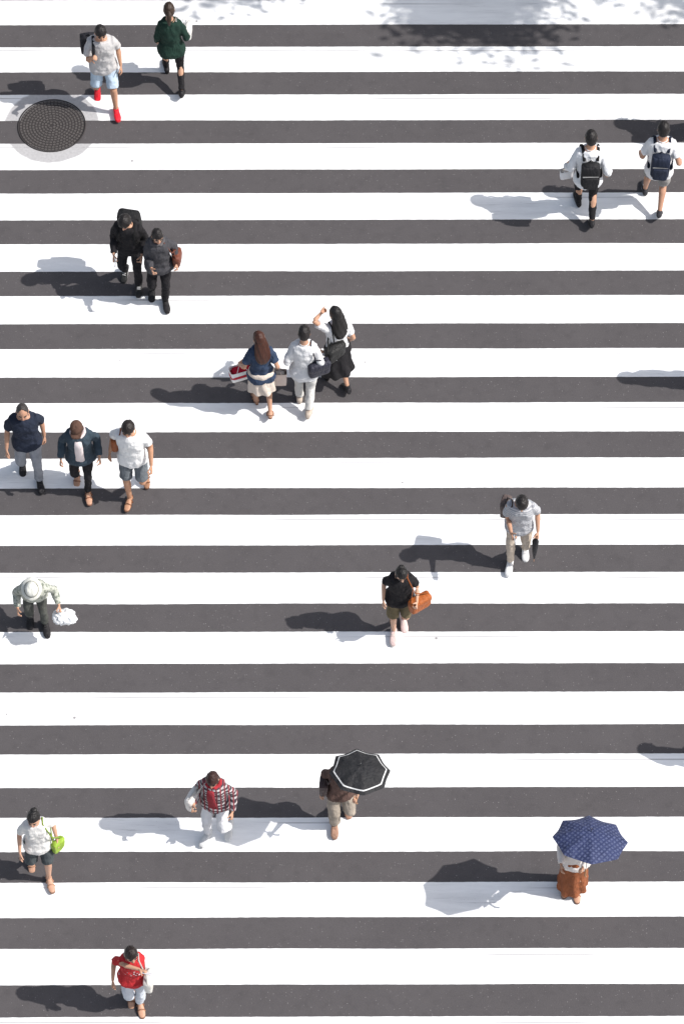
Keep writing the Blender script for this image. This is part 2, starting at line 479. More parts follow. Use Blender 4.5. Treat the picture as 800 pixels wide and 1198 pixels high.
    grips = [WR[i]+HD[i][0]*.088*k+HD[i][2]*.028*k for i in range(2)]
    TM = Matrix((X, bk, u)).transposed()
    for e in extras:
        t = e[0]; q = MB()
        if t == 'backpack':
            dx = e[2] if len(e) > 2 else 0; sc = e[3] if len(e) > 3 else 1
            o = .118+.012; dz = -.09 if abs(dx) > .05 else -.02
            q.box(sp(.27+dz, dx, o+.075), (.140*sc, .075*sc, .205*sc), TM)
            q.box(sp(.19+dz, dx, o+.160), (.11*sc, .028, .11*sc), TM)
            q.ell(sp(.43+dz, dx, o+.065), (.128*sc, .07, .06), TM)
            q.limb([sp(.48+dz, dx-.03, o+.04), sp(.52+dz, dx, o+.05), sp(.48+dz, dx+.03, o+.04)], [.008]*3, n=8, mat=1)
            q.limb([sp(.30+dz, dx-.1, o+.148), sp(.30+dz, dx+.1, o+.148)], [.006]*2, n=6, mat=2)
            for sx in ((1, -1) if abs(dx) < .05 else ((1,) if dx > 0 else (-1,))):
                fr = -(.150 if fem else .142)-loose*.6
                q.limb([sp(.46, .09*sx, .13), sp(.548, .10*sx, .04), sp(.548, .105*sx, -.05), sp(.46, .11*sx, fr), sp(.33, .12*sx, fr+.0), sp(.2, .16*sx, -.06), sp(.12, .15*sx, .12)], [.022]*7, n=10, mat=1, ratio=.4)
            mk('backpack', q, [fabric(e[1], name='backpack_fabric', rough=.7), fabric(tuple(x*.7 for x in e[1]), name='strap_fabric'), plain('zip', (.25, .25, .25), .4)], M=MW, disp=.02, tex=TX_BAG)
        elif t == 'handbag':
            x, fw, z = e[2]; w, d_, h_ = e[3]; side = e[4]
            c0 = Vector((x, -fw, z))
            yr = Matrix.Rotation(R(e[5] if len(e) > 5 else 80), 3, 'Z')
            q.box(c0, (w, d_, h_), yr)
            q.box(c0+yr @ Vector((0, 0, h_*.45)), (w*1.02, d_*1.12, h_*.5), yr)
            S = SH[0 if side > 0 else 1]
            tp = S - X*side*.05*k + u*.075*k
            q.limb([c0+yr @ Vector((w*.9, 0, h_*.9)), c0.lerp(tp, .55)+Vector((0, -.09, 0))+X*side*.02, tp+Vector((0, -.05, 0)), tp+Vector((0, .04, .0)), c0.lerp(tp, .55)+Vector((0, .10, 0))+X*side*.02, c0+yr @ Vector((-w*.9, 0, h_*.9))], [.009]*6, n=8, mat=1)
            mk('handbag', q, [leather(e[1]), leather(tuple(v*.7 for v in e[1]))], M=MW, disp=.025, tex=TX_BAG)
        elif t == 'carried':
            hi = e[3]; w, d_, h_ = e[4]; g = grips[hi]; yr = Matrix.Rotation(R(e[5]), 3, 'Z')
            c0 = g+Vector((0, 0, -h_-.10))
            rr = []
            for z, kk in ((-1, .86), (-.98, .96), (-.5, 1), (0, 1.0), (.6, 1.02), (1, 1.03)):
                rg = []
                for j in range(24):
                    a = 2*math.pi*j/24; ca, sa = math.cos(a), math.sin(a)
                    rg.append(c0+yr @ Vector((math.copysign(abs(ca)**.3, ca)*w*kk, math.copysign(abs(sa)**.3, sa)*d_*kk, z*h_)))
                rr.append(rg)
            q.loft(rr, cap1=False)
            if len(e) > 6:
                q.box(c0+Vector((0, 0, -h_*.1)), (w*1.03, d_*1.03, h_*.35), yr, mat=1)
            q.box(c0+Vector((0, 0, h_*.55)), (w*.8, d_*.8, h_*.3), yr, mat=2)
            for sy in (1, -1):
                q.limb([c0+yr @ Vector((-w*.5, sy*d_, h_*.95)), g+Vector((-.015, 0, .0)), g+Vector((.015, 0, 0)), c0+yr @ Vector((w*.5, sy*d_, h_*.95))], [.004]*4, n=6, mat=0)
            mk(e[1], q, [fabric(e[2], name='bag_paper', rough=.6), fabric(e[6] if len(e) > 6 else e[2], name='bag_print', rough=.6), fabric(e[6] if len(e) > 6 else (.5, .45, .4), name='bag_content')], M=MW)
        elif t == 'plastic':
            g = grips[e[1]]
            q.ell(g+Vector((.05, 0, -.14)), (.15, .10, .11), nu=24, nv=16)
            q.ell(g+Vector((.12, -.03, -.17)), (.08, .07, .07), nu=24, nv=16)
            q.limb([g, g+Vector((.01, 0, -.04)), g+Vector((.02, 0, -.1))], [.012, .018, .06], n=12)
            mk('plastic_bag', q, [fabric((.74, .75, .76), name='plastic', rough=.3)], M=MW, remesh=.010, smooth=1, disp=.09, tex=TX_BAG)
        elif t == 'phone':
            d, th, n = HD[e[1]]; g = WR[e[1]]+d*.09*k+n*.022
            MM = Matrix((th, d, n)).transposed()
            q.box(g+d*.02, (.036, .072, .005), MM)
            q.box(g+d*.02+n*.004, (.033, .066, .003), MM, mat=1)
            mk('smartphone', q, [plain('phone_shell', (.6, .6, .62), .3), plain('phone_glass', (.02, .02, .025), .1)], M=MW)
        elif t == 'folded':
            g = grips[e[1]]
            q.limb([g+Vector((0, .0, .06)), g, g+Vector((0, 0, -.06))], [.012, .011, .01], n=8, mat=1)
            q.limb([g+Vector((0, 0, -.05)), g+Vector((0, 0, -.10)), g+Vector((.0, -.01, -.35)), g+Vector((0, -.015, -.50))], [.022, .044, .030, .01], n=12)
            q.limb([g+Vector((0, -.015, -.50)), g+Vector((0, -.017, -.56))], [.005, .004], n=8, mat=1)
            mk('umbrella', q, [fabric((.015, .015, .018), name='umbrella_fabric', rough=.6), plain('umbrella_handle', (.3, .14, .06), .5)], M=MW, disp=.02, tex=TX_BAG)
        elif t == 'umbrella':
            ap = Vector((e[2][0], -e[2][1], e[2][2])); ax = Vector(e[3]).normalized(); rad = e[4]
            xx = ax.orthogonal().normalized(); yy = ax.cross(xx)
            nseg = 8; per = 8; n_ = nseg*per
            prof = ((.04, .0), (.15, .008), (.3, .028), (.45, .06), (.6, .103), (.72, .145), (.84, .198), (.88, .218), (.94, .25), (1.0, .287))
            rr = []
            for (r_, dz) in prof:
                rg = []
                for j in range(n_):
                    a = 2*math.pi*j/n_; ph = (j % per)/per
                    sag = math.sin(math.pi*ph)
                    rc = r_*rad*(1-.10*sag*r_)
                    rg.append(ap+xx*math.cos(a)*rc+yy*math.sin(a)*rc-ax*(dz*rad*1.0*(1-.05*sag)+.004+ .020*sag*r_))
                rr.append(rg)
            q.loft(rr, cap0=True, cap1=False)
            if e[6]:
                for ii in range(6, 7):
                    for j in range(n_): q.m[ii*n_+j] = 1
            g = ap-ax*.66
            tipm = 2
            q.limb([ap+ax*.045, ap-ax*.02], [.004, .006], n=8, mat=tipm)
            q.limb([ap-ax*.02, g], [.005, .005], n=8, mat=tipm)
            q.limb([g+ax*.06, g-ax*.03, g-ax*.06+xx*.02], [.012, .013, .012], n=8, mat=3)
            for sgi in range(nseg):
                a = 2*math.pi*sgi/nseg
                pts = [ap+(xx*math.cos(a)+yy*math.sin(a))*r_*rad*.995-ax*(dz*rad*1.0+.010) for r_, dz in prof]
                q.limb(pts, [.003]*len(pts), n=5, mat=tipm)
                pm = ap+(xx*math.cos(a)+yy*math.sin(a))*.5*rad-ax*(.08*rad+.012)
                q.limb([pm, ap-ax*.26], [.002, .002], n=5, mat=tipm)
            mk('umbrella', q, [fabric(e[1], name='umbrella_fabric', rough=.6, **e[5]), fabric((.6, .6, .6), name='umbrella_band'), plain('umbrella_steel', (.3, .3, .32), .35, 1), plain('umbrella_handle', (.3, .14, .06), .5)], M=MW)
        elif t == 'hat':
            rr = []; br = e[2]
            for (r_, z) in ((.03, .135), (.06, .13), (.082, .11), (.092, .07), (.096, .035), (.098, .025), (.098+br*.5, .012), (.098+br, -.008), (.098+br, -.014), (.098+br*.5, .004), (.092, .015)):
                rr.append([hd(math.cos(2*math.pi*j/28)*r_*.93, math.sin(2*math.pi*j/28)*r_*1.08+.004, z+.006*math.sin(4*math.pi*j/28)*(r_ > .1)) for j in range(28)])
            q.loft(rr); mk('hat', q, [fabric(e[1], name='hat_fabric')], root, disp=.02, tex=TX_BAG)
            q = MB(); q.limb([hd(math.cos(2*math.pi*j/24)*.098*.93, math.sin(2*math.pi*j/24)*.098*1.08+.004, .038) for j in range(25)], [.008]*25, n=6)
            mk('hat_band', q, [fabric((.2, .2, .17), name='hat_fabric')], root)
        elif t == 'cap':
            rr = []
            for (r_, z) in ((.03, .132), (.06, .127), (.083, .105), (.092, .07), (.095, .04), (.09, .03)):
                rr.append([hd(math.cos(2*math.pi*j/28)*r_*.93, math.sin(2*math.pi*j/28)*r_*1.08+.004, z) for j in range(28)])
            q.loft(rr)
            rr = []
            for (y, w) in ((-.06, .075), (-.10, .075), (-.13, .066), (-.155, .04)):
                rr.append([hd(math.cos(2*math.pi*j/16)*w, y, .045+(y+.06)*.25+math.sin(2*math.pi*j/16)*.005) for j in range(16)])
            q.loft(rr); mk('cap', q, [fabric(e[1], name='hat_fabric')], root)
        elif t == 'scarf':
            pts = []
            for j in range(13):
                a = 2*math.pi*j/12
                pts.append(sp(.55)+X*(.085*k*math.cos(a))+bk*(.085*k*math.sin(a))+u*.01*math.sin(a*3))
            q.limb(pts, [.028]*13, n=10); mk('scarf', q, [fabric(e[1], name='scarf_fabric')], root, disp=.03, tex=TX_BAG)
    return root

W_ = (.78, .78, .78); BLK = (.016, .015, .017); NAVY = (.020, .026, .045)
person('man', (-3.37, 6.98), 5, 1.76, 4, 14, 8, ((.13, .29, 0, -8), (-.11, -.27, 0, 40)), (.09, .02, -.50), (-.03, .24, -.06), .3, .9,
       ('tee', (.46, .45, .45)), None, ('shorts', (.44, .54, .64)), ('shoe', (.62, .015, .03), (.5, .03, .04)), 'short', skincol=(.44, .25, .16),
       extras=[('backpack', (.02, .02, .025), -.17, .9)], loose=.018)
person('woman', (-2.42, 7.35), 184, 1.66, 3, 8, 0, ((.09, .27, 0, 0), (-.10, -.25, 0, 30)), (.08, .12, -.50), (.10, .16, -.36), .3, .8,
       ('long', (.014, .036, .027)), None, ('slim', BLK), ('shoe', BLK), 'ponytail', (.03, .018, .012),
       extras=[('handbag', (.65, .64, .62), (-.25, .12, 1.02), (.12, .05, .10), -1)], loose=.022)
person('man', (-2.88, 3.80), -8, 1.66, 10, 22, -5, ((.10, .20, 0, -5), (-.12, -.16, 0, 30)), (.06, .14, -.42), (.02, .20, -.40), .7, .8,
       ('long', BLK), None, ('pants', BLK), ('shoe', (.03, .03, .03), (.6, .6, .6)), 'puffy',
       extras=[('backpack', (.014, .014, .015), -.02, 1.12), ('phone', 1)], loose=.022)
person('woman', (-2.48, 3.50), 4, 1.60, 4, 10, 12, ((.05, .18, 0, -5), (-.12, -.16, 0, 30)), (.13, .05, -.42), (-.04, .24, -.28), .6, .6,
       ('long', (.060, .059, .066)), None, ('pants', BLK), ('shoe', BLK), 'bob',
       extras=[('handbag', (.16, .05, .03), (.25, .0, .92), (.11, .05, .10), 1), ('scarf', (.10, .095, .10))], loose=.03)
person('woman', (-1.07, 1.66), 188, 1.64, 2, 6, 15, ((.07, .14, 0, 0), (-.08, -.16, 0, 32)), (.16, .12, -.44), (.12, .02, -.46), 1.1, 1.1,
       ('tee', (.035, .055, .10)), None, ('mini', (.62, .54, .47)), ('sandal', (.25, .12, .07)), 'long', (.045, .016, .010),
       extras=[('carried', 'shopping_bag', W_, 0, (.15, .07, .10), 12, (.45, .01, .03)), ('carried', 'shopping_bag', (.60, .50, .45), 1, (.13, .05, .13), -8)], loose=.014)
person('woman', (-.50, 1.70), 176, 1.68, 3, 10, 0, ((.08, .10, 0, 0), (-.06, -.14, 0, 20)), (.10, .12, -.40), (.12, .14, -.38), .5, .7,
       ('long', (.62, .62, .63)), None, ('pants', (.56, .55, .53)), ('shoe', (.45, .38, .32)), 'short',
       extras=[('handbag', (.03, .03, .045), (-.20, -.06, 1.0), (.15, .06, .12), -1, 25)], loose=.022)
person('woman', (-.06, 2.04), 205, 1.70, 2, 4, 10, ((.09, .20, 0, 0), (-.07, -.14, 0, 25)), (.0, .20, .12), (.08, .04, -.48), .9, .3,
       ('tee', (.70, .70, .71)), None, ('skirt', BLK), ('shoe', BLK), 'long', (.010, .009, .009),
       extras=[('handbag', (.02, .02, .02), (.10, -.14, 1.04), (.15, .07, .12), 1, 20)], loose=.010)
person('man', (-4.12, .56), 6, 1.73, 3, 12, 0, ((.10, .22, 0, -6), (-.10, -.22, 0, 32)), (.08, -.06, -.50), (.12, .10, -.49), .4, .4,
       ('tee', NAVY), None, ('pants', (.26, .27, .30)), ('shoe', BLK), 'bald', (.03, .026, .025), (.42, .24, .16), loose=.018)
person('woman', (-3.41, .37), 2, 1.65, 5, 16, -4, ((.05, .20, 0, -6), (-.09, -.22, 0, 34)), (.14, .08, -.42), (.14, .08, -.44), .5, .5,
       ('jacket', (.040, .06, .080), (.68, .60, .60)), None, ('slim', BLK), ('sandal', (.22, .09, .05)), 'bob', (.03, .015, .01),
       extras=[('cap', (.10, .055, .04)), ('scarf', (.6, .5, .5))], loose=.03)
person('man', (-2.73, .30), -6, 1.77, 4, 18, 0, ((.12, -.25, .06, 45), (-.06, .24, 0, -8)), (.12, .12, -.46), (.14, -.04, -.47), .4, .4,
       ('tee', (.70, .70, .70)), None, ('shorts', (.13, .145, .16)), ('sandal', (.18, .07, .03)), 'short', (.014, .010, .009), (.42, .23, .14),
       extras=[('handbag', (.30, .09, .03), (-.21, -.10, 1.04), (.10, .05, .13), -1)], loose=.018)
person('man', (2.28, -.74), -4, 1.68, 6, 30, 4, ((.10, -.18, 0, 32), (-.08, .20, 0, -6)), (.10, .06, -.48), (-.07, .26, -.26), 1.2, .9,
       ('tee', (.30, .31, .34)), {'pattern': 'stripes', 'col2': (.50, .50, .51)}, ('slim', (.46, .39, .32)), ('shoe', (.7, .7, .7), (.6, .6, .6)), 'short',
       extras=[('folded', 0), ('phone', 1), ('handbag', (.10, .075, .07), (-.19, -.10, 1.10), (.10, .06, .14), -1)], loose=.012)
person('woman', (.73, -1.80), 4, 1.60, 4, 24, 6, ((.06, -.14, 0, 28), (-.07, .18, 0, -5)), (.08, .24, -.26), (.10, .04, -.47), .9, .3,
       ('tee', BLK), None, ('shorts', (.15, .12, .07)), ('shoe', (.60, .46, .44), (.6, .55, .5)), 'bun', (.010, .009, .009), (.52, .32, .22),
       extras=[('handbag', (.36, .10, .025), (.24, .20, .95), (.15, .06, .11), 1, 30)], loose=.020)
person('man', (-3.92, -1.70), 5, 1.46, 27, 18, 0, ((.09, .16, 0, 0), (-.09, -.10, 0, 20)), (.24, .12, -.34), (.10, .12, -.34), .9, .5,
       ('long', (.42, .43, .38)), {'pattern': 'mottle', 'col2': (.18, .20, .165)}, ('pants', (.075, .078, .070)), ('shoe', BLK), 'short', (.2, .2, .2),
       extras=[('hat', (.60, .60, .55), .05), ('plastic', 0)], loose=.028)
person('woman', (-3.68, -5.32), 10, 1.66, 3, 8, -18, ((.06, .22, 0, -8), (-.12, -.22, 0, 35)), (.11, .02, -.46), (.12, .10, -.47), .6, .3,
       ('tee', (.66, .65, .63)), None, ('shorts', (.06, .07, .075)), ('sandal', (.35, .19, .12)), 'bun', (.010, .009, .009), (.48, .29, .2),
       extras=[('handbag', (.28, .42, .05), (.23, .06, .80), (.09, .04, .10), 1, 40)], loose=.012)
person('woman', (-1.54, -4.74), -18, 1.60, 4, 16, 10, ((.14, -.10, .05, 35), (-.10, .20, 0, -6)), (.16, .10, -.42), (.08, .22, -.30), .5, .9,
       ('jacket', (.06, .05, .06), (.26, .03, .04)), {'pattern': 'plaid', 'col2': (.48, .45, .45)}, ('pants', (.68, .68, .70)), ('shoe', (.6, .6, .6), (.6, .6, .6)), 'bob', (.03, .012, .010),
       extras=[('handbag', (.66, .63, .60), (-.24, .14, .98), (.13, .05, .12), -1), ('scarf', (.35, .03, .04))], loose=.018)
person('woman', (-.02, -4.58), 6, 1.58, 3, 10, 0, ((.09, -.20, .03, 38), (-.08, .18, 0, -5)), ('abs', .16, .33, 1.16), (.14, .0, -.46), 1.3, .4,
       ('tee', (.10, .06, .05)), None, ('wide', (.34, .29, .24)), ('shoe', (.35, .2, .14)), 'bob', (.02, .012, .01),
       extras=[('umbrella', (.022, .022, .024), (.22, .24, 1.80), (.10, .20, 1), .37, {}, True), ('handbag', (.06, .04, .04), (-.20, .0, .95), (.10, .05, .12), -1)], loose=.02)
person('woman', (2.82, -5.54), -5, 1.58, 2, 10, 0, ((.06, .10, 0, 0), (-.07, -.06, 0, 8)), ('abs', .08, .33, 1.20), (.05, .16, -.34), 1.3, .4,
       ('long', (.66, .61, .58)), None, ('longskirt', (.26, .085, .035)), ('sandal', (.25, .12, .07)), 'bob', (.02, .012, .01),
       extras=[('umbrella', (.032, .042, .105), (.14, .12, 1.80), (.04, .42, 1), .45, {'pattern': 'check', 'col2': (.075, .09, .17)}, False)], loose=.015)
person('woman', (-2.47, -7.08), 5, 1.60, 3, 8, 14, ((.04, .10, 0, 0), (-.05, -.14, 0, 25)), (-.06, .17, .06), (.14, .05, -.44), .9, .4,
       ('tee', (.48, .03, .035)), {'pattern': 'print', 'col2': (.75, .7, .7)}, ('pants', (.52, .55, .60)), ('sandal', (.25, .12, .07)), 'bob', (.014, .009, .008),
       extras=[('handbag', (.62, .60, .56), (.18, .10, .86), (.12, .05, .12), 1), ('phone', 0)], loose=.014)
person('man', (3.39, 4.95), 182, 1.76, 3, 6, 0, ((.07, .22, 0, 0), (-.08, -.20, 0, 30)), (.14, .12, -.44), (.12, -.02, -.45), .9, .4,
       ('long', (.66, .67, .69)), None, ('slim', BLK), ('shoe', BLK), 'short',
       extras=[('backpack', (.016, .016, .018), 0, .92), ('carried', 'shopping_bag', (.7, .7, .72), 0, (.09, .04, .08), 10)], loose=.018)
person('man', (4.38, 5.12), 176, 1.74, 3, 6, 0, ((.14, .24, .0, 0), (-.06, -.22, 0, 36)), (.12, .16, -.44), (.14, .02, -.40), .4, .4,
       ('tee', (.68, .68, .69)), None, ('shorts', (.28, .27, .26)), ('shoe', (.03, .03, .035), (.5, .5, .5)), 'short', skincol=(.42, .24, .16),
       extras=[('backpack', (.018, .024, .045), 0, .92)], loose=.018)
person('man', (5.32, 2.02), 10, 1.76, 3, 10, 0, ((.1, .2, 0, 0), (-.1, -.2, 0, 30)), bottom=('pants', (.1, .1, .14)), top=('tee', (.2, .25, .3)))
person('woman', (5.18, -3.84), 170, 1.62, 3, 10, 0, ((.1, .2, 0, 0), (-.1, -.2, 0, 30)), bottom=('skirt', (.1, .05, .05)), top=('tee', (.5, .45, .4)), hair='long', loose=.018)
person('man', (5.45, 6.34), 175, 1.74, 3, 10, 0, ((.1, .2, 0, 0), (-.1, -.2, 0, 30)), bottom=('pants', (.05, .06, .1)), top=('long', (.4, .4, .42)), extras=[('backpack', (.03, .03, .03), 0, 1)], loose=.02)
person('woman', (-5.08, 6.95), 0, 1.62, 3, 10, 0, ((.1, .2, 0, 0), (-.1, -.2, 0, 30)), bottom=('pants', (.1, .1, .12)), top=('tee', (.5, .08, .03)), hair='bob')

# ------------------------------------------------------------------ ground, road, crosswalk
def sheet(name, x0, x1, y0, y1, z, mat):
    me = bpy.data.meshes.new(name); me.from_pydata([(x0, y0, z), (x1, y0, z), (x1, y1, z), (x0, y1, z)], [], [(0, 1, 2, 3)])
    me.materials.append(mat); return link(bpy.data.objects.new(name, me))
def asphalt_nodes(nt, tc):
    n1 = noise_(nt, tc, 1.1, 5, .6); n2 = noise_(nt, tc, 75, 3, .75); n3 = noise_(nt, tc, 6, 5, .65)
    c = mixc(nt, ramp(nt, n1, .3, .7), (.061, .056, .058), (.074, .068, .070))
    c = mixc(nt, ramp(nt, n2, .35, .65, 0, .5), c, (.108, .100, .103))
    c = mixc(nt, ramp(nt, n3, .50, .72, 0, .4), c, (.050, .046, .048))
    v = nt.nodes.new('ShaderNodeTexVoronoi'); v.inputs['Scale'].default_value = 46; nt.links.new(tc, v.inputs['Vector'])
    sc = nt.nodes.new('ShaderNodeSeparateColor'); nt.links.new(v.outputs['Color'], sc.inputs[0])
    spk = math_(nt, 'MULTIPLY', ramp(nt, v.outputs['Distance'], .32, .18), ramp(nt, sc.outputs[0], .88, .95))
    c = mixc(nt, math_(nt, 'MULTIPLY', spk, ramp(nt, sc.outputs[1], 0, 1, .1, .75)), c, (.27, .255, .255))
    return c, n2, spk
mA, nt, b = nt_new('asphalt')
tc = nt.nodes.new('ShaderNodeTexCoord').outputs['Object']
c, n2, spk = asphalt_nodes(nt, tc)
nt.links.new(c, b.inputs['Base Color']); b.inputs['Roughness'].default_value = .9; b.inputs['Specular IOR Level'].default_value = .25
bump(nt, b, n2, .3, .003)
mG, nt, b = nt_new('concrete_ground')
tc = nt.nodes.new('ShaderNodeTexCoord').outputs['Object']
c = mixc(nt, noise_(nt, tc, .5, 6), (.16, .155, .15), (.26, .25, .24)); nt.links.new(c, b.inputs['Base Color']); b.inputs['Roughness'].default_value = .95
mP, nt, b = nt_new('paving')
tc = nt.nodes.new('ShaderNodeTexCoord').outputs['Object']
br = nt.nodes.new('ShaderNodeTexBrick'); br.inputs['Scale'].default_value = 3; nt.links.new(tc, br.inputs['Vector'])
br.inputs['Color1'].default_value = (.26, .24, .22, 1); br.inputs['Color2'].default_value = (.2, .19, .18, 1); br.inputs['Mortar'].default_value = (.08, .08, .08, 1)
br.inputs['Mortar Size'].default_value = .01
nt.links.new(br.outputs[0], b.inputs['Base Color']); b.inputs['Roughness'].default_value = .9
sheet('ground', -400, 400, -400, 400, -.010, mG)
sheet('road', -60, 60, -11.2, 10.7, 0, mA)

MX, MY = -4.14, 6.58
PER = .9; Y0 = 9.955*PER; WF = .53
mC, nt, b = nt_new('road_paint')
geo = nt.nodes.new('ShaderNodeTexCoord').outputs['Object']
sep = nt.nodes.new('ShaderNodeSeparateXYZ'); nt.links.new(geo, sep.inputs[0])
mp = nt.nodes.new('ShaderNodeMapping'); mp.inputs['Scale'].default_value = (.35, 2.2, 1); nt.links.new(geo, mp.inputs[0])
big = noise_(nt, mp.outputs[0], 1.4, 6, .65)
fine = noise_(nt, geo, 70, 2, .6)
mp2 = nt.nodes.new('ShaderNodeMapping'); mp2.inputs['Scale'].default_value = (2.0, 45, 1); nt.links.new(geo, mp2.inputs[0])
streak = noise_(nt, mp2.outputs[0], 1, 4, .6)
pc = mixc(nt, ramp(nt, big, .40, .72, 0, .75), (.84, .84, .84), (.56, .56, .565))
pc = mixc(nt, math_(nt, 'MULTIPLY', ramp(nt, streak, .58, .72), ramp(nt, big, .46, .62, 0, .8)), pc, (.32, .31, .32))
fr = math_(nt, 'FRACT', math_(nt, 'DIVIDE', math_(nt, 'SUBTRACT', Y0, sep.outputs[1]), PER))
seam = ramp(nt, math_(nt, 'ABSOLUTE', math_(nt, 'SUBTRACT', fr, .085)), .014, .006)
seam = math_(nt, 'MULTIPLY', seam, ramp(nt, noise_(nt, mp.outputs[0], .9, 3), .46, .58, 0, .85))
pc = mixc(nt, seam, pc, (.36, .35, .36))
vo = nt.nodes.new('ShaderNodeTexVoronoi'); vo.inputs['Scale'].default_value = 2.4; nt.links.new(geo, vo.inputs['Vector'])
sc = nt.nodes.new('ShaderNodeSeparateColor'); nt.links.new(vo.outputs['Color'], sc.inputs[0])
gum = math_(nt, 'MULTIPLY', ramp(nt, vo.outputs['Distance'], .055, .035), ramp(nt, sc.outputs[0], .72, .76, 0, .75))
pc = mixc(nt, gum, pc, (.12, .11, .11))
pits = ramp(nt, math_(nt, 'ADD', fine, math_(nt, 'MULTIPLY', big, .35)), .90, .97, 0, .7)
pc = mixc(nt, pits, pc, (.15, .14, .15))
dx = math_(nt, 'SUBTRACT', sep.outputs[0], MX); dy = math_(nt, 'SUBTRACT', sep.outputs[1], MY)
dist = math_(nt, 'SQRT', math_(nt, 'ADD', math_(nt, 'MULTIPLY', dx, dx), math_(nt, 'MULTIPLY', dy, dy)))
wn = math_(nt, 'ADD', dist, math_(nt, 'MULTIPLY', math_(nt, 'SUBTRACT', noise_(nt, geo, 7, 3), .5), .05))
pc = mixc(nt, ramp(nt, wn, .69, .66, 0, .9), pc, mixc(nt, noise_(nt, geo, 30, 3), (.24, .235, .24), (.44, .43, .435)))
nt.links.new(pc, b.inputs['Base Color']); b.inputs['Roughness'].default_value = .75; b.inputs['Specular IOR Level'].default_value = .3
bump(nt, b, fine, .35, .004)
vs = []; fs = []
rot = R(.13)
for n in range(-1, 22):
    yt = Y0-n*PER; yb = yt-WF*PER
    XN = 700; base = len(vs)
    for i in range(XN+1):
        x = -13+26*i/XN
        for e, y in ((0, yt), (1, yb)):
            j = noise.noise(Vector((x*14, n*7.3+e*3.1, 0)))*.0035+noise.noise(Vector((x*.6, n*3.3+e*5, 4)))*.006
            yy = y+j
            vs.append((x*math.cos(rot)-yy*math.sin(rot), x*math.sin(rot)+yy*math.cos(rot), .004))
    for i in range(XN):
        a = base+i*2; fs.append((a+1, a+3, a+2, a))
me = bpy.data.meshes.new('crosswalk'); me.from_pydata(vs, [], fs); me.materials.append(mC)
link(bpy.data.objects.new('crosswalk', me))

mK = plain('kerb_concrete', (.3, .29, .28), .9)
def slab(name, x0, x1, y0, y1, z0, z1, mat, bev=.02):
    bm = bmesh.new(); bmesh.ops.create_cube(bm, size=1)
    for v in bm.verts:
        v.co = Vector(((x0+x1)/2+v.co.x*(x1-x0), (y0+y1)/2+v.co.y*(y1-y0), (z0+z1)/2+v.co.z*(z1-z0)))
    if bev: bmesh.ops.bevel(bm, geom=bm.edges[:], offset=bev, segments=2, affect='EDGES')
    me = bpy.data.meshes.new(name); bm.to_mesh(me); bm.free(); me.materials.append(mat)
    return link(bpy.data.objects.new(name, me))
for (ya, yb, yk0, yk1) in ((10.85, 17, 10.7, 10.848), (-17, -11.35, -11.348, -11.2)):
    slab('pavement', -60, 60, ya, yb, -.05, .12, mP, 0)
    slab('kerb', -60, 60, yk0, yk1, -.05, .125, mK)

# manhole cover
iron, nt, b = nt_new('cast_iron')
tc = nt.nodes.new('ShaderNodeTexCoord').outputs['Object']
c = mixc(nt, noise_(nt, tc, 25, 4), (.050, .044, .042), (.095, .085, .08)); nt.links.new(c, b.inputs['Base Color'])
b.inputs['Roughness'].default_value = .65
irond = plain('cast_iron_recess', (.024, .020, .020), .8)
mh = link(bpy.data.objects.new('manhole_cover', None)); mh.location = (MX, MY, 0)
def disc(mb, r0, r1, z0, z1, n=64, mat=0):
    rings = []
    for (r, z) in ((r0, z0), (r0, z1), (r1, z1), (r1, z0)):
        rings.append([Vector((r*math.cos(2*math.pi*j/n), r*math.sin(2*math.pi*j/n), z)) for j in range(n)])
    mb.loft(rings, mat, False, False)
q = MB(); disc(q, .468, .488, 0, .010); mk('frame', q, [irond], mh)
q = MB(); q.loft([[Vector((r*math.cos(2*math.pi*j/64), r*math.sin(2*math.pi*j/64), z)) for j in range(64)] for r, z in ((.462, 0), (.462, .007))], 1, False, True)
for ri in range(1, 11):
    r = .044*ri; cnt = int(2*math.pi*r/.050)
    for j in range(cnt):
        a = 2*math.pi*(j+.5*(ri % 2))/cnt
        cx, cy = r*math.cos(a), r*math.sin(a)
        rr = []
        for z, kk in ((.006, 1), (.012, .85)):
            rr.append([Vector((cx, cy, z))+Matrix.Rotation(a, 3, 'Z') @ Vector((px*.014*kk, py*.019*kk, 0)) for px, py in ((-1, -1), (1, -1), (1, 1), (-1, 1))])
        q.loft(rr, 0, False, True)
o = mk('cover_plate', q, [iron, irond], mh)
for p in o.data.polygons: p.use_smooth = False

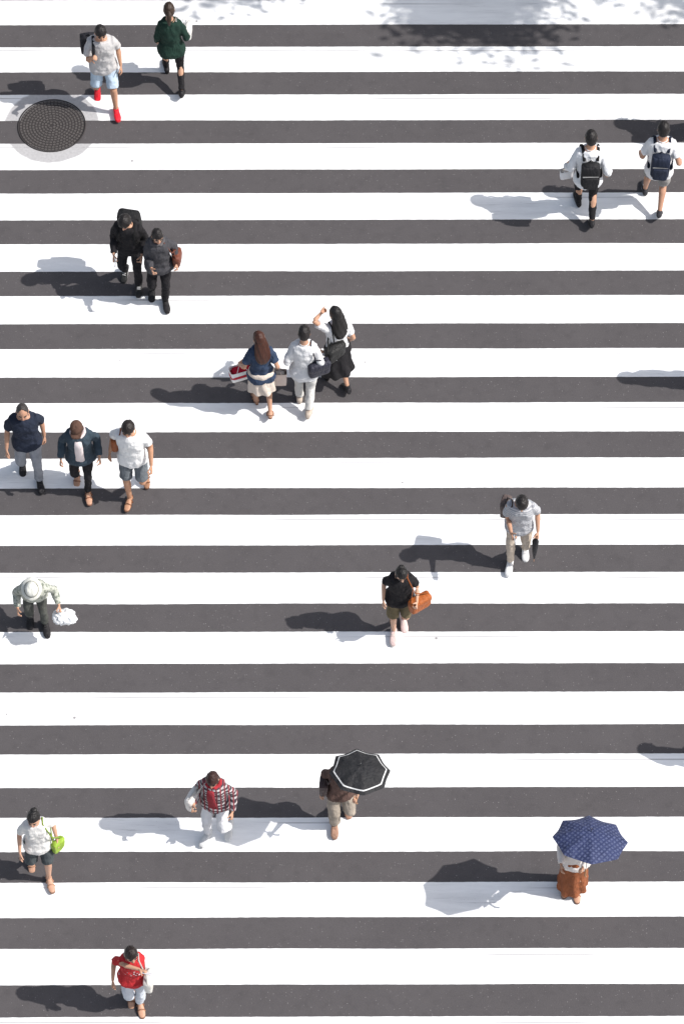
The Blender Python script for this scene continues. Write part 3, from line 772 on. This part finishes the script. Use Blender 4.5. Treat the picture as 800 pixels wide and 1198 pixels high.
# ------------------------------------------------------------------ street trees
bark = plain('bark', (.11, .085, .065), .95)
leafm, nt, b = nt_new('leaves')
tc = nt.nodes.new('ShaderNodeTexCoord').outputs['Object']
c = mixc(nt, noise_(nt, tc, 1.5, 4), (.035, .075, .018), (.09, .14, .04)); nt.links.new(c, b.inputs['Base Color']); b.inputs['Roughness'].default_value = .6
def tree(x, y, ctr, rx, ry, rz, nleaf, seed, nb=13):
    rnd = random.Random(seed)
    root = link(bpy.data.objects.new('street_tree', None)); root.location = (x, y, .12)
    q = MB(); C = Vector(ctr)
    top = Vector((C.x*.2, C.y*.2, 3.0)); tips = []
    q.limb([(0, 0, -.1), (.02, 0, .3), (.0, .03, 1.5), top], [.20, .15, .12, .10], n=12)
    for i in range(nb):
        d = Vector((rnd.uniform(-1, 1), rnd.uniform(-1, 1), rnd.uniform(-.6, 1))).normalized()*rnd.uniform(.65, .95)
        e = C+Vector((d.x*rx, d.y*ry, d.z*rz)); m = top.lerp(e, .5)+Vector((0, 0, .3))
        q.limb([top, m, e], [.07, .04, .015], n=8); tips.append(e)
        for s_ in range(4):
            d2 = Vector((rnd.uniform(-1, 1), rnd.uniform(-1, 1), rnd.uniform(-.6, .8)))
            e2 = m.lerp(e, rnd.uniform(.4, 1))+d2*rnd.uniform(.5, 1.0)
            q.limb([m.lerp(e, .5), e2], [.025, .008], n=6); tips.append(e2)
    mk('trunk_and_limbs', q, [bark], root)
    vs = []; fs = []
    for i in range(nleaf):
        t = rnd.choice(tips)
        p = t+Vector((rnd.gauss(0, .27), rnd.gauss(0, .27), rnd.gauss(0, .2)))
        a = Vector((rnd.gauss(0, 1), rnd.gauss(0, 1), rnd.gauss(0, .5))).normalized(); bb = a.orthogonal().normalized()
        bb = (bb+a.cross(bb)*rnd.uniform(-1, 1)).normalized(); s_ = rnd.uniform(.06, .10); k_ = len(vs)
        vs += [p-a*s_, p+bb*s_*.5, p+a*s_, p-bb*s_*.5]; fs.append((k_, k_+1, k_+2, k_+3))
    me = bpy.data.meshes.new('foliage'); me.from_pydata([tuple(v) for v in vs], [], fs); me.materials.append(leafm)
    link(bpy.data.objects.new('foliage', me), root)
tree(8.6, 11.6, (.0, -2.75, 6.0), 2.5, 2.0, 1.2, 15000, 3, 13)
tree(3.0, 11.8, (.0, -1.75, 6.0), 2.6, 2.0, 1.2, 10000, 5, 12)
tree(-2.6, 12.4, (0, -.6, 6.0), 2.3, 2.2, 1.5, 9000, 9)

# ------------------------------------------------------------------ light
sd = Vector((.88, -.13, 1.0)); el = math.atan2(sd.z, math.hypot(sd.x, sd.y)); az = math.atan2(sd.x, sd.y)
w = bpy.data.worlds.new("World"); scene.world = w; w.use_nodes = True
nt = w.node_tree; sky = nt.nodes.new('ShaderNodeTexSky'); sky.sky_type = 'NISHITA'; sky.sun_disc = False
sky.sun_elevation = el; sky.sun_rotation = az; sky.dust_density = 2.5; sky.air_density = 1.2
hsv = nt.nodes.new('ShaderNodeHueSaturation'); hsv.inputs['Saturation'].default_value = .65; hsv.inputs['Value'].default_value = 1.05
nt.links.new(sky.outputs[0], hsv.inputs['Color'])
bg = nt.nodes['Background']; bg.inputs['Strength'].default_value = .15; nt.links.new(hsv.outputs[0], bg.inputs[0])
L = bpy.data.lights.new('sun', 'SUN'); L.energy = 5.0; L.angle = R(.53); L.color = (1, .965, .92)
lo = link(bpy.data.objects.new('sun', L)); lo.rotation_euler = (-sd).to_track_quat('-Z', 'Y').to_euler(); lo.location = sd*30
scene.view_settings.view_transform = 'Standard'; scene.view_settings.look = 'None'; scene.view_settings.exposure = 0

cam = bpy.data.cameras.new('camera'); co = link(bpy.data.objects.new('camera', cam))
co.location = (0, -24.07, 37.07); co.rotation_euler = (R(33), 0, 0)
cam.sensor_fit = 'VERTICAL'; cam.sensor_height = 24; cam.sensor_width = 24; cam.lens = 24*3913/1198; cam.clip_end = 2000; cam.clip_start = .5
scene.camera = co
